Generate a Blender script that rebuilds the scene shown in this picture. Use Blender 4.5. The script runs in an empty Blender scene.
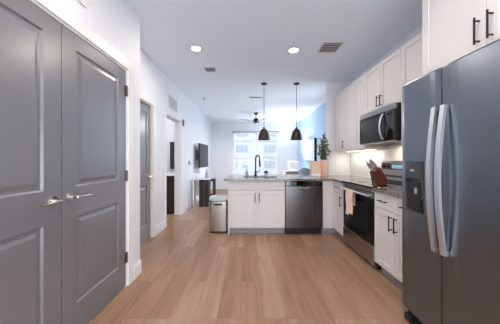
import bpy, bmesh, math, random
from mathutils import Matrix, Vector
random.seed(4)
S = bpy.context.scene
COL = S.collection
PI = math.pi
H = 1.21            # camera height
F = 220.0           # focal length in pixels of a 500 px wide frame
CEIL = 2.75

# ------------------------------------------------------------------ camera
cam_d = bpy.data.cameras.new('camera'); cam_d.lens = F*36/500; cam_d.sensor_width = 36
cam_d.shift_x = 2/500; cam_d.shift_y = -2/500; cam_d.clip_start = .05; cam_d.clip_end = 300
cam = bpy.data.objects.new('camera', cam_d); COL.objects.link(cam)
cam.location = (0, 0, H); cam.rotation_euler = (PI/2, 0, 0); S.camera = cam
# ------------------------------------------------------------------ daylight and exposure
W = bpy.data.worlds.new('sky'); S.world = W; W.use_nodes = True
bg = W.node_tree.nodes['Background']; bg.inputs[0].default_value = (.85, .925, 1.0, 1); bg.inputs[1].default_value = 5.5
S.view_settings.view_transform = 'Standard'; S.view_settings.look = 'None'
S.view_settings.exposure = 0.42; S.view_settings.gamma = 1; S.view_settings.use_curve_mapping = False
S.cycles.max_bounces = 10; S.cycles.diffuse_bounces = 6; S.cycles.transparent_max_bounces = 12
S.cycles.sample_clamp_indirect = 6
DOWNLIGHT_W = 8.5; LAMP_W = 30.0

def lamp(name, kind, loc, energy, color=(1, 1, 1), size=.1, rot=(0, 0, 0), size_y=None, parent=None, spread=None, spot=None):
    d = bpy.data.lights.new(name, kind); d.energy = energy; d.color = color
    if kind == 'AREA':
        d.shape = 'RECTANGLE' if size_y else 'DISK'; d.size = size
        if size_y: d.size_y = size_y
        if spread: d.spread = spread
    else: d.shadow_soft_size = size
    if spot: d.spot_size = spot; d.spot_blend = .8
    o = bpy.data.objects.new(name, d); COL.objects.link(o); o.rotation_euler = rot
    if parent: o.parent = parent; o.location = Vector(loc)-wloc(parent)
    else: o.location = loc
    return o

# ------------------------------------------------------------------ materials
def lin(c): return tuple((x/12.92 if x <= .04045 else ((x+.055)/1.055)**2.4) for x in [v/255 for v in c])+(1,)
def newmat(name):
    m = bpy.data.materials.new(name); m.use_nodes = True
    return m, m.node_tree, m.node_tree.nodes['Principled BSDF']
def mat(name, rgb, rough=.5, metal=0, noise=.04, scale=8, bump=0, coat=0, stretch=None, emit=None, spec=.5):
    m, t, p = newmat(name); N = t.nodes; L = t.links
    p.inputs['Roughness'].default_value = rough; p.inputs['Metallic'].default_value = metal
    p.inputs['Coat Weight'].default_value = coat; p.inputs['Coat Roughness'].default_value = .28 if coat == .6 else .03; p.inputs['Specular IOR Level'].default_value = spec
    tc = N.new('ShaderNodeTexCoord'); mp = N.new('ShaderNodeMapping'); L.new(tc.outputs['Object'], mp.inputs[0])
    if stretch: mp.inputs['Scale'].default_value = stretch
    nz = N.new('ShaderNodeTexNoise'); nz.inputs['Scale'].default_value = scale; nz.inputs['Detail'].default_value = 5
    L.new(mp.outputs[0], nz.inputs['Vector'])
    mx = N.new('ShaderNodeMix'); mx.data_type = 'RGBA'; L.new(nz.outputs['Fac'], mx.inputs['Factor'])
    c = lin(rgb); mx.inputs[6].default_value = tuple(v*(1-noise) for v in c[:3])+(1,)
    mx.inputs[7].default_value = tuple(min(1, v*(1+noise)) for v in c[:3])+(1,)
    L.new(mx.outputs[2], p.inputs['Base Color'])
    if bump:
        b = N.new('ShaderNodeBump'); b.inputs['Strength'].default_value = bump; b.inputs['Distance'].default_value = .002
        L.new(nz.outputs['Fac'], b.inputs['Height']); L.new(b.outputs[0], p.inputs['Normal'])
    if emit:
        p.inputs['Emission Color'].default_value = lin(emit[0]); p.inputs['Emission Strength'].default_value = emit[1]
    return m
def steel(name, rgb, rough, stretch, amp=.08):
    m = mat(name, rgb, rough, 1, amp, 3, stretch=stretch); dr = amp*.4
    t = m.node_tree; nz = [n for n in t.nodes if n.type == 'TEX_NOISE'][0]
    r = t.nodes.new('ShaderNodeMapRange'); r.inputs['To Min'].default_value = rough-dr; r.inputs['To Max'].default_value = rough+dr
    t.links.new(nz.outputs['Fac'], r.inputs['Value']); t.links.new(r.outputs[0], t.nodes['Principled BSDF'].inputs['Roughness'])
    return m
def wood_floor():
    m, t, p = newmat('oak_planks'); N = t.nodes; L = t.links
    tc = N.new('ShaderNodeTexCoord'); mp = N.new('ShaderNodeMapping'); L.new(tc.outputs['Object'], mp.inputs[0])
    mp.inputs['Rotation'].default_value = (0, 0, PI/2); mp.inputs['Location'].default_value = (.3, .06, 0)
    br = N.new('ShaderNodeTexBrick'); L.new(mp.outputs[0], br.inputs['Vector'])
    br.inputs['Scale'].default_value = 1; br.inputs['Brick Width'].default_value = 1.38; br.inputs['Row Height'].default_value = .178
    br.inputs['Mortar Size'].default_value = .0012; br.inputs['Mortar Smooth'].default_value = .2; br.inputs['Bias'].default_value = 0
    br.offset = .37; br.offset_frequency = 3
    br.inputs['Color1'].default_value = (0, 0, 0, 1); br.inputs['Color2'].default_value = (1, 1, 1, 1); br.inputs['Mortar'].default_value = (.5, .5, .5, 1)
    ramp = N.new('ShaderNodeValToRGB'); L.new(br.outputs['Color'], ramp.inputs[0])
    e = ramp.color_ramp.elements
    e[0].color = lin((154, 119, 94)); e[1].color = lin((176, 147, 124))
    x = ramp.color_ramp.elements.new(.35); x.color = lin((163, 128, 103))
    x = ramp.color_ramp.elements.new(.7); x.color = lin((168, 134, 109))
    mp2 = N.new('ShaderNodeMapping'); L.new(tc.outputs['Object'], mp2.inputs[0]); mp2.inputs['Scale'].default_value = (13, 1.1, 1)
    wn = N.new('ShaderNodeVectorMath'); wn.operation = 'ADD'; sc = N.new('ShaderNodeVectorMath'); sc.operation = 'SCALE'
    sc.inputs['Scale'].default_value = 9; L.new(br.outputs['Color'], sc.inputs[0]); L.new(mp2.outputs[0], wn.inputs[0]); L.new(sc.outputs[0], wn.inputs[1])
    nz = N.new('ShaderNodeTexNoise'); nz.inputs['Scale'].default_value = 1; nz.inputs['Detail'].default_value = 6; nz.inputs['Roughness'].default_value = .62
    nz.inputs['Distortion'].default_value = .6; L.new(wn.outputs[0], nz.inputs['Vector'])
    r2 = N.new('ShaderNodeValToRGB'); L.new(nz.outputs['Fac'], r2.inputs[0])
    r2.color_ramp.elements[0].position = .3; r2.color_ramp.elements[0].color = (.64, .58, .54, 1)
    r2.color_ramp.elements[1].position = .68; r2.color_ramp.elements[1].color = (1.05, 1.05, 1.05, 1)
    mx = N.new('ShaderNodeMix'); mx.data_type = 'RGBA'; mx.blend_type = 'MULTIPLY'; mx.inputs['Factor'].default_value = .85
    L.new(ramp.outputs[0], mx.inputs[6]); L.new(r2.outputs[0], mx.inputs[7])
    m2 = N.new('ShaderNodeMix'); m2.data_type = 'RGBA'; L.new(br.outputs['Fac'], m2.inputs['Factor'])
    L.new(mx.outputs[2], m2.inputs[6]); m2.inputs[7].default_value = lin((110, 82, 62)); L.new(m2.outputs[2], p.inputs['Base Color'])
    p.inputs['Roughness'].default_value = .36; p.inputs['Specular IOR Level'].default_value = .45
    b = N.new('ShaderNodeBump'); b.inputs['Strength'].default_value = .12; b.inputs['Distance'].default_value = .001
    L.new(nz.outputs['Fac'], b.inputs['Height']); L.new(b.outputs[0], p.inputs['Normal'])
    return m
def tile_mat():
    m, t, p = newmat('white_tile'); N = t.nodes; L = t.links
    tc = N.new('ShaderNodeTexCoord'); sp = N.new('ShaderNodeSeparateXYZ'); L.new(tc.outputs['Object'], sp.inputs[0])
    ad = N.new('ShaderNodeMath'); ad.operation = 'ADD'; L.new(sp.outputs['X'], ad.inputs[0]); L.new(sp.outputs['Y'], ad.inputs[1])
    cb = N.new('ShaderNodeCombineXYZ'); L.new(ad.outputs[0], cb.inputs['X']); L.new(sp.outputs['Z'], cb.inputs['Y'])
    br = N.new('ShaderNodeTexBrick'); L.new(cb.outputs[0], br.inputs['Vector'])
    br.inputs['Scale'].default_value = 1; br.inputs['Brick Width'].default_value = .036; br.inputs['Row Height'].default_value = .034
    br.inputs['Mortar Size'].default_value = .0024; br.inputs['Color1'].default_value = lin((236, 236, 236)); br.inputs['Color2'].default_value = lin((226, 227, 229))
    br.inputs['Mortar'].default_value = lin((196, 196, 198)); L.new(br.outputs['Color'], p.inputs['Base Color'])
    p.inputs['Roughness'].default_value = .15
    b = N.new('ShaderNodeBump'); b.inputs['Strength'].default_value = .5; b.inputs['Distance'].default_value = .002; b.invert = True
    L.new(br.outputs['Fac'], b.inputs['Height']); L.new(b.outputs[0], p.inputs['Normal'])
    return m
def granite():
    m, t, p = newmat('speckled_stone'); N = t.nodes; L = t.links
    tc = N.new('ShaderNodeTexCoord'); nz = N.new('ShaderNodeTexNoise'); nz.inputs['Scale'].default_value = 95; nz.inputs['Detail'].default_value = 6
    L.new(tc.outputs['Object'], nz.inputs['Vector']); r = N.new('ShaderNodeValToRGB'); L.new(nz.outputs['Fac'], r.inputs[0])
    e = r.color_ramp.elements; e[0].position = .36; e[0].color = lin((74, 69, 67)); e[1].position = .62; e[1].color = lin((156, 148, 144))
    x = e.new(.5); x.color = lin((108, 100, 97)); L.new(r.outputs[0], p.inputs['Base Color'])
    p.inputs['Roughness'].default_value = .12; return m
def glass():
    m, t, p = newmat('clear_pane'); N = t.nodes; L = t.links; N.remove(p)
    a = N.new('ShaderNodeBsdfTransparent'); a.inputs[0].default_value = (.95, .97, 1, 1); g = N.new('ShaderNodeBsdfGlossy'); g.inputs['Roughness'].default_value = .02
    lw = N.new('ShaderNodeFresnel'); lw.inputs[0].default_value = 1.35; mx = N.new('ShaderNodeMixShader')
    L.new(lw.outputs[0], mx.inputs[0]); L.new(a.outputs[0], mx.inputs[1]); L.new(g.outputs[0], mx.inputs[2])
    L.new(mx.outputs[0], N['Material Output'].inputs['Surface']); return m

M = dict(
    wall=mat('white_wall_paint', (226, 228, 234), .6, noise=.015, scale=40, bump=.03),
    blue=mat('blue_wall_paint', (182, 212, 238), .6, noise=.02, scale=40, bump=.03),
    ceil=mat('ceiling_paint', (232, 242, 253), .8, noise=.015, scale=60, bump=.04),
    trim=mat('white_trim_paint', (232, 231, 231), .35, noise=.01),
    door=mat('grey_door_paint', (110, 110, 116), .30, noise=.02, scale=3, spec=.9, coat=.6),
    cab=mat('white_cabinet_paint', (216, 212, 212), .5, noise=.012, scale=3),
    cabin=mat('cabinet_underside', (198, 172, 146), .5, noise=.06, scale=5, stretch=(20, 1, 20)),
    kick=mat('grey_kick_board', (150, 150, 154), .5),
    floor=wood_floor(), tile=tile_mat(), stone=granite(), glass=glass(),
    steel=steel('brushed_steel', (98, 96, 97), .28, (60, 60, .6)),
    steelh=steel('brushed_steel_wide', (158, 154, 152), .3, (.6, .6, 60)),
    fridge=steel('grey_fridge_steel', (124, 130, 140), .30, (.7, .7, 70), .05),
    binsteel=steel('bright_bin_steel', (176, 170, 166), .24, (60, 60, .6)),
    grip=mat('knife_grip_steel', (128, 122, 120), .35, .8, .15),
    ovenglass=mat('oven_black_glass', (9, 9, 10), .2, 0, .02, spec=.3),
    ventw=mat('vent_pale_slot', (190, 194, 202), .7),
    chrome=mat('satin_nickel', (200, 198, 195), .2, 1, .02),
    handle=mat('pale_satin_steel', (214, 218, 222), .42, 1, .02),
    black=mat('matte_black_metal', (24, 23, 25), .4, .3, .05),
    gloss=mat('black_glass', (10, 10, 12), .06, 0, .02, coat=.5),
    plastic=mat('black_plastic', (22, 22, 24), .35),
    hinge=mat('bronze_hinge', (104, 82, 74), .4, .6),
    towel=mat('pink_cloth', (226, 198, 186), .9, noise=.12, scale=90, bump=.5),
    block=mat('red_brown_wood', (84, 40, 30), .4, noise=.25, scale=12, stretch=(8, 8, 1)),
    leaf=mat('green_leaf', (92, 100, 58), .6, noise=.3, scale=25),
    stem=mat('brown_stem', (96, 72, 50), .7),
    terra=mat('terracotta_glaze', (222, 172, 146), .6, noise=.1),
    tan=mat('tan_wicker', (222, 196, 176), .8, noise=.25, scale=120, bump=.6),
    white=mat('white_ceramic', (238, 238, 238), .25, noise=.01),
    cloth=mat('brown_napkin', (150, 128, 112), .9, noise=.1, scale=60),
    dark=mat('dark_espresso_wood', (42, 30, 30), .35, noise=.2, scale=6, stretch=(8, 8, 1)),
    screen=mat('television_screen', (16, 17, 20), .28, 0, .02, spec=.25),
    shade=mat('pendant_shade_metal', (52, 44, 44), .4, .5, .15, scale=30),
    lit=mat('lamp_diffuser', (255, 250, 240), .5, emit=((255, 246, 232), 14)),
    strip=mat('undercabinet_diffuser', (255, 244, 224), .5, emit=((255, 238, 214), 6)),
    vent=mat('vent_white', (220, 222, 226), .5),
    ventd=mat('vent_dark_slot', (130, 134, 142), .7),
    lid=mat('pale_blue_lid', (196, 210, 216), .35, noise=.02),
    display=mat('display_glass', (120, 160, 180), .15, 0, .1, emit=((110, 160, 185), .25)),
    burner=mat('burner_ring', (58, 58, 62), .2),
    facade=mat('pale_facade', (116, 117, 121), .8, noise=.05, scale=.6),
    facwin=mat('facade_window_glass', (86, 88, 93), .25, noise=.2, scale=1),
    rail=mat('balcony_rail', (100, 102, 106), .5),
    ground=mat('street', (206, 206, 206), .9, noise=.1, scale=.5),
    picture=mat('pale_print', (214, 224, 234), .5, noise=.12, scale=4),
    grey=mat('light_grey_plastic', (160, 164, 170), .5),
    charc=mat('charcoal_towel', (52, 54, 60), .95, noise=.15, scale=80, bump=.5),
    blade=mat('pale_fan_blade', (196, 200, 206), .5),
    stoolg=mat('grey_stool_shell', (128, 134, 140), .4),
)

# ------------------------------------------------------------------ mesh helpers
def wloc(o):
    v = Vector((0, 0, 0))
    while o: v += o.location; o = o.parent
    return v
class MB:
    def __init__(s, m=None): s.b = bmesh.new(); s.m = m or Matrix.Identity(4)
    def _add(s, nb, local=None):
        if local is not None: bmesh.ops.transform(nb, matrix=local, verts=nb.verts)
        bmesh.ops.transform(nb, matrix=s.m, verts=nb.verts)
        me = bpy.data.meshes.new('tmp'); nb.to_mesh(me); nb.free(); s.b.from_mesh(me); bpy.data.meshes.remove(me)
        return s
    def box(s, a0, a1, b0, b1, c0, c1, bev=0, seg=1):
        nb = bmesh.new(); bmesh.ops.create_cube(nb, size=1)
        lo = Vector((min(a0, a1), min(b0, b1), min(c0, c1))); hi = Vector((max(a0, a1), max(b0, b1), max(c0, c1)))
        for v in nb.verts: v.co = Vector([lo[i] if v.co[i] < 0 else hi[i] for i in range(3)])
        if bev: bmesh.ops.bevel(nb, geom=nb.edges[:], offset=bev, segments=seg, profile=.5, affect='EDGES')
        return s._add(nb)
    def tube(s, pts, r, seg=10, cap=True):
        pts = [Vector(p) for p in pts]; nb = bmesh.new(); rings = []
        rr = r if isinstance(r, (list, tuple)) else [r]*len(pts)
        prev = None
        for i, p in enumerate(pts):
            d = (pts[min(i+1, len(pts)-1)]-pts[max(i-1, 0)]).normalized()
            if prev is None: a = d.orthogonal().normalized()
            else: a = (prev-d*prev.dot(d)).normalized()
            prev = a; c = d.cross(a)
            rings.append([nb.verts.new(p+(a*math.cos(2*PI*k/seg)+c*math.sin(2*PI*k/seg))*rr[i]) for k in range(seg)])
        for i in range(len(rings)-1):
            for k in range(seg):
                nb.faces.new((rings[i][k], rings[i][(k+1) % seg], rings[i+1][(k+1) % seg], rings[i+1][k]))
        if cap: nb.faces.new(rings[0]); nb.faces.new(rings[-1])
        return s._add(nb)
    def lathe(s, c, prof, seg=28):
        nb = bmesh.new(); rings = []
        for r, z in prof:
            if r <= 1e-5: rings.append([nb.verts.new((c[0], c[1], z))])
            else: rings.append([nb.verts.new((c[0]+r*math.cos(2*PI*k/seg), c[1]+r*math.sin(2*PI*k/seg), z)) for k in range(seg)])
        for i in range(len(rings)-1):
            A, B = rings[i], rings[i+1]
            for k in range(seg):
                j = (k+1) % seg
                if len(A) == 1 and len(B) == 1: continue
                if len(A) == 1: nb.faces.new((A[0], B[j], B[k]))
                elif len(B) == 1: nb.faces.new((A[k], A[j], B[0]))
                else: nb.faces.new((A[k], A[j], B[j], B[k]))
        return s._add(nb)
    def prism(s, poly, axis, a0, a1, bev=0):
        """poly: 2-D points in the two other axes (in order x,y,z without axis)"""
        nb = bmesh.new(); R = []
        for a in (a0, a1):
            ring = []
            for p in poly:
                q = list(p); q.insert(axis, a); ring.append(nb.verts.new(q))
            R.append(ring)
        n = len(poly); nb.faces.new(R[0]); nb.faces.new(R[1])
        for k in range(n): nb.faces.new((R[0][k], R[0][(k+1) % n], R[1][(k+1) % n], R[1][k]))
        if bev: bmesh.ops.bevel(nb, geom=nb.edges[:], offset=bev, segments=2, profile=.5, affect='EDGES')
        return s._add(nb)
    def panel(s, u0, u1, v0, v1, n, prof):
        """moulded field: nested rectangles (offset, depth) in frame coords (u, n, v)"""
        nb = bmesh.new(); rings = []
        for o, d in prof:
            rings.append([nb.verts.new(p) for p in ((u0+o, n+d, v0+o), (u1-o, n+d, v0+o), (u1-o, n+d, v1-o), (u0+o, n+d, v1-o))])
        for i in range(len(rings)-1):
            for k in range(4): nb.faces.new((rings[i][k], rings[i][(k+1) % 4], rings[i+1][(k+1) % 4], rings[i+1][k]))
        nb.faces.new(rings[-1]); return s._add(nb)
    def quad(s, pts):
        nb = bmesh.new(); nb.faces.new([nb.verts.new(p) for p in pts]); return s._add(nb)
    def build(s, name, m, parent=None, smooth=False, bevel=0):
        bmesh.ops.remove_doubles(s.b, verts=s.b.verts, dist=1e-6)
        bmesh.ops.recalc_face_normals(s.b, faces=s.b.faces)
        me = bpy.data.meshes.new(name)
        off = wloc(parent) if parent else Vector((0, 0, 0))
        o = bpy.data.objects.new(name, me); COL.objects.link(o)
        if parent: o.parent = parent
        else:
            xs = [v.co for v in s.b.verts]
            off = Vector(((min(v.x for v in xs)+max(v.x for v in xs))/2, (min(v.y for v in xs)+max(v.y for v in xs))/2, min(v.z for v in xs)))
            if not s.keep: o.location = off
            else: off = Vector((0, 0, 0))
        bmesh.ops.translate(s.b, vec=-off, verts=s.b.verts)
        s.b.to_mesh(me); s.b.free(); me.materials.append(m)
        if smooth:
            for p in me.polygons: p.use_smooth = True
            md = o.modifiers.new('es', 'EDGE_SPLIT'); md.split_angle = math.radians(35)
        return o
    keep = False
def tag(o, label, cat, group=None, kind=None):
    if label: o['label'] = label
    if cat: o['category'] = cat
    if group: o['group'] = group
    if kind: o['kind'] = kind
    return o
def thing(name, loc, label, cat, group=None, kind=None):
    o = bpy.data.objects.new(name, None); COL.objects.link(o); o.location = loc; o.empty_display_size = .05
    return tag(o, label, cat, group, kind)
def struct(name, mb, m, label=None, cat=None, parent=None):
    mb.keep = parent is None
    o = mb.build(name, m, parent)
    if parent is None: o['kind'] = 'structure'
    if label: o['label'] = label
    if cat: o['category'] = cat
    return o
def copy_tree(o, parent=None, loc=None):
    c = o.copy(); COL.objects.link(c)
    if parent: c.parent = parent
    if loc is not None: c.location = loc
    for ch in [k for k in bpy.data.objects if k.parent == o and k != c]: copy_tree(ch, c)
    return c
def frame(o, u, n):
    u = Vector(u); n = Vector(n)
    return Matrix(((u.x, n.x, 0, o[0]), (u.y, n.y, 0, o[1]), (u.z, n.z, 1, o[2]), (0, 0, 0, 1)))

# ================================================================== THE SETTING
XC, XH, XK, XB = -1.163, -1.49, 1.985, 2.05      # closet wall, hall wall, kitchen wall, living right wall
YE, YB, Y0 = 2.37, 9.05, -2.2
fl = MB().box(-3.4, 2.35, Y0, YB+.2, -.08, 0); struct('floor', fl, M['floor'], 'light oak plank floor running towards the window', 'floor')
struct('ceiling', MB().box(-3.4, 2.35, Y0, YB+.2, CEIL, CEIL+.1), M['ceil'], 'flat pale ceiling with recessed lamps', 'ceiling')
CY0, CY1 = .62, 2.118       # closet opening
w = MB().box(XC-.12, XC, Y0, CY0, 0, CEIL).box(XC-.12, XC, CY1, YE, 0, CEIL).box(XC-.12, XC, CY0, CY1, 2.075, CEIL)
w.box(XH-.12, XC-.12, YE-.12, YE, 0, CEIL)
struct('wall_left_closet', w, M['wall'], 'white wall around the grey closet doors', 'wall')
D1a, D1b = 2.67, 3.45; D2a, D2b = 3.98, 4.86
w = MB().box(XH-.13, XH, YE, D1a, 0, CEIL).box(XH-.13, XH, D1b, D2a, 0, CEIL).box(XH-.13, XH, D2b, YB, 0, CEIL)
w.box(XH-.13, XH, D1a, D1b, 2.06, CEIL).box(XH-.13, XH, D2a, D2b, 2.06, CEIL)
struct('wall_left_hall', w, M['wall'], 'long white left wall with two doorways', 'wall')
WX0, WX1, WZ0, WZ1 = -.66, 1.29, .60, 2.40
w = MB().box(XH-.13, WX0, YB, YB+.16, 0, CEIL).box(WX1, 2.3, YB, YB+.16, 0, CEIL).box(WX0, WX1, YB, YB+.16, 0, WZ0).box(WX0, WX1, YB, YB+.16, WZ1, CEIL)
struct('wall_back', w, M['wall'], 'white end wall around the big window', 'wall')
struct('wall_right_kitchen', MB().box(XK, XK+.15, Y0, 4.26, 0, CEIL), M['wall'], 'white wall behind the kitchen cabinets', 'wall')
w = MB().box(-1.3, -1.0, Y0-.12, Y0, 0, CEIL).box(1.9, 2.14, Y0-.12, Y0, 0, CEIL).box(-1.0, 1.9, Y0-.12, Y0, 1.55, CEIL)  # unseen wall, added with a gap sized to let daylight in from behind
struct('wall_rear_added', w, M['wall'], 'added unseen wall behind the viewpoint with a wide open gap for daylight', 'wall')
struct('wall_right_return', MB().box(1.56, 2.2, 4.26, 4.40, 0, CEIL), M['wall'], 'short wall end where the kitchen stops', 'wall')
RY0, RY1, RZ0, RZ1 = 4.46, 5.58, .25, 2.55     # unseen window added beside the kitchen's end to bring in daylight
struct('wall_right_living', MB().box(XB, XB+.15, 4.40, RY0, 0, CEIL).box(XB, XB+.15, RY1, YB, 0, CEIL).box(XB, XB+.15, RY0, RY1, 0, RZ0).box(XB, XB+.15, RY0, RY1, RZ1, CEIL), M['blue'], 'light blue wall of the living room beyond the kitchen', 'wall')
# bathroom behind the open doorway
w = MB().box(-3.3, -3.2, 3.3, 6.6, 0, CEIL).box(-3.2, XH-.13, 6.5, 6.6, 0, CEIL).box(-3.2, XH-.13, 3.3, 3.4, 0, CEIL)
struct('wall_bathroom', w, M['wall'], 'white walls of the room behind the open doorway', 'wall')
# baseboards
def baseboard(name, segs):
    mb = MB()
    for (x0, x1, y0, y1) in segs:
        mb.box(x0, x1, y0, y1, 0, .12)
        # thinner moulded cap
        if abs(x1-x0) < abs(y1-y0):
            w_ = XW[name]
            mb.box(x0 if w_ > 0 else x0+.006, x1-.006 if w_ > 0 else x1, y0, y1, .12, .14)
        else: mb.box(x0, x1, y0+.006, y1, .12, .14)
    struct(name, mb, M['trim'], 'white baseboard', 'baseboard')
XW = {'baseboard_left_closet': 1, 'baseboard_left_hall': 1, 'baseboard_back': 1, 'baseboard_right': -1}
baseboard('baseboard_left_closet', [(XC, XC+.016, CY1+.10, YE+.0), (XC, XC+.016, Y0, CY0-.10)])
baseboard('baseboard_left_hall', [(XH, XH+.016, YE, D1a-.09), (XH, XH+.016, D1b+.09, D2a-.09), (XH, XH+.016, D2b+.09, YB)])
baseboard('baseboard_back', [(XH+.016, XB, YB-.016, YB)])
baseboard('baseboard_right', [(XB-.016, XB, 4.40, YB-.016)])
# casings
def casing(name, x, y0, y1, z, wd, th, n=1, jamb=.12, lab=''):
    mb = MB()
    for a, b in ((y0-wd, y0), (y1, y1+wd)):
        mb.box(x, x+th, a, b, 0, z+wd)
    mb.box(x, x+th, y0, y1, z, z+wd)
    t = .016
    mb.box(x-jamb, x-.0005, y0, y0+t, 0, z).box(x-jamb, x-.0005, y1-t, y1, 0, z).box(x-jamb, x-.0005, y0+t, y1-t, z-t, z)
    return struct(name, mb, M['trim'], lab, 'trim')
casing('trim_1', XC, CY0, CY1+.004, 2.08, .09, .014, lab='white casing around the closet doors')
casing('trim_2', XH, D1a, D1b, 2.06, .08, .016, lab='white casing around the closed grey hall door')
casing('trim_3', XH, D2a, D2b, 2.06, .08, .016, jamb=.13, lab='white casing around the open doorway')
struct('trim_4', MB().box(XK-.008, XK, 1.72, 4.252, .912, 1.40).box(1.56, XK-.008, 4.252, 4.26, .912, 1.40), M['tile'], 'white glazed tile backsplash above the counters', 'backsplash')

# grey panel doors
PROF = [(0, 0), (.010, -.011), (.026, -.011), (.050, -.002)]
def panel_door(name, y0, y1, x, z0, z1, label, st=.118, panels=((.235, .83), (1.03, 1.955)), th=.035):
    r = thing(name, (x-th/2, (y0+y1)/2, z0), label, 'door', kind='structure')
    mb = MB(frame((x, 0, 0), (0, 1, 0), (1, 0, 0)))   # (u=y, n, v)
    for a, b in ((y0, y0+st), (y1-st, y1)): mb.box(a, b, -th, 0, z0, z1)
    zz = [z0]+[v for p in panels for v in p]+[z1]
    for k in range(0, len(zz), 2): mb.box(y0+st, y1-st, -th, 0, zz[k], zz[k+1])
    for a, b in panels:
        mb.panel(y0+st, y1-st, a, b, 0, PROF); mb.box(y0+st, y1-st, -th, -.02, a, b)
    mb.build('door_leaf', M['door'], r)
    return r
def lever(r, x, y, z, d, tilt=0):
    mb = MB(); c = Vector((x, y, z))
    mb.tube([c, c+Vector((.012, 0, 0))], [.031, .029], 20); mb.tube([c+Vector((.01, 0, 0)), c+Vector((.055, 0, 0))], .010)
    mb.tube([c+Vector((.052, 0, 0)), c+Vector((.056, d*.03, 0)), c+Vector((.054, d*.11, -.004)), c+Vector((.050, d*.125, -.004))], [.011, .010, .008, .006])
    h = mb.build('door_handle', M['chrome'], r, True); h['label'] = 'satin nickel lever handle'
def hinge(r, x, y, z):
    mb = MB(); mb.tube([(x+.006, y, z-.05), (x+.006, y, z+.05)], .008); mb.box(x-.0, x+.004, y-.022, y+.018, z-.05, z+.05)
    mb.build('hinge', M['hinge'], r)
a = panel_door('door_1', 1.379, 2.1, XC-.004, .018, 2.062, 'grey two-panel closet door with its hinges on the right, nearer the hall')
lever(a, XC-.004, 1.379+.062, .968, 1)
for z in (1.87, 1.06, .28): hinge(a, XC-.002, 2.104, z)
a = panel_door('door_2', .637, 1.374, XC-.004, .018, 2.062, 'grey two-panel closet door cut by the left edge of the picture')
lever(a, XC-.004, 1.374-.062, .965, -1)
a = panel_door('door_3', D1a+.018, D1b-.018, XH-.035, .012, 2.04, 'closed grey-blue panel door further down the left wall', panels=((.235, .83), (1.0, 1.93)))
lever(a, XH-.035, D1b-.08, .96, -1)
# closet and door-3 backs (dark inside, closed)
struct('wall_closet_inside', MB().box(-1.9, -1.85, .3, YE-.12, 0, CEIL), M['wall'], 'closet rear wall', 'wall')

# window
win = thing('window_1', ((WX0+WX1)/2, YB+.08, WZ0), 'large white-framed double window in the end wall', 'window', kind='structure')
xm = .33
mb = MB(); e = .045
for a, b in ((WX0, WX0+e), (WX1-e, WX1), (xm-.035, xm+.035)): mb.box(a, b, YB+.04, YB+.12, WZ0, WZ1)

for a, b in ((WX0+e, xm-.035), (xm+.035, WX1-e)): mb.box(a, b, YB+.04, YB+.12, WZ0, WZ0+e).box(a, b, YB+.04, YB+.12, WZ1-e, WZ1)
mb.build('window_frame', M['trim'], win)
mb = MB()
for a, b in ((WX0+e, xm-.035), (xm+.035, WX1-e)):
    mb.box(a+.03, b-.03, YB+.05, YB+.09, 1.225, 1.285)
    mb.box(a, a+.03, YB+.05, YB+.09, WZ0+e, WZ1-e).box(b-.03, b, YB+.05, YB+.09, WZ0+e, WZ1-e)
mb.build('sash', M['trim'], win)
mb = MB()
for a, b in ((WX0+e, xm-.035), (xm+.035, WX1-e)): mb.box(a, b, YB+.068, YB+.072, WZ0+e, WZ1-e)
mb.build('window_pane', M['glass'], win)
MB().box(WX0-.05, WX1+.05, YB-.05, YB+.04, WZ0-.03, WZ0, .004).build('window_sill', M['trim'], win)
for a, b, l in ((WX0+.02, xm-.02, 'left'), (xm+.02, WX1-.02, 'right')):
    t = thing('window_blind', ((a+b)/2, YB+.02, WZ1), 'raised %s blind rolled up at the head of the end window' % l, 'blind')
    MB().box(a, b, YB+.002, YB+.036, WZ1-.045, WZ1-.004, .004).build('head_rail', M['grey'], t)
    mb = MB()
    for k in range(4): mb.box(a+.01, b-.01, YB+.004, YB+.034, WZ1-.05-.012*(k+1), WZ1-.05-.012*k-.004)
    mb.build('slat_stack', M['trim'], t)
    MB().tube([(a+.06, YB+.002, WZ1-.05), (a+.06, YB+.002, WZ1-.95)], .003, 6).build('wand', M['grey'], t)

win = thing('window_added', (XB+.08, (RY0+RY1)/2, RZ0), 'added unseen window on the blue wall behind the kitchen wall end, for daylight', 'window', kind='structure')  # hidden from view, added to daylight the living room
mb = MB().box(XB+.04, XB+.12, RY0, RY0+.05, RZ0, RZ1).box(XB+.04, XB+.12, RY1-.05, RY1, RZ0, RZ1).box(XB+.04, XB+.12, RY0+.05, RY1-.05, RZ0, RZ0+.05).box(XB+.04, XB+.12, RY0+.05, RY1-.05, RZ1-.05, RZ1)
mb.build('window_frame', M['trim'], win)
MB().box(XB+.07, XB+.074, RY0+.05, RY1-.05, RZ0+.05, RZ1-.05).build('window_pane', M['glass'], win)
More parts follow.
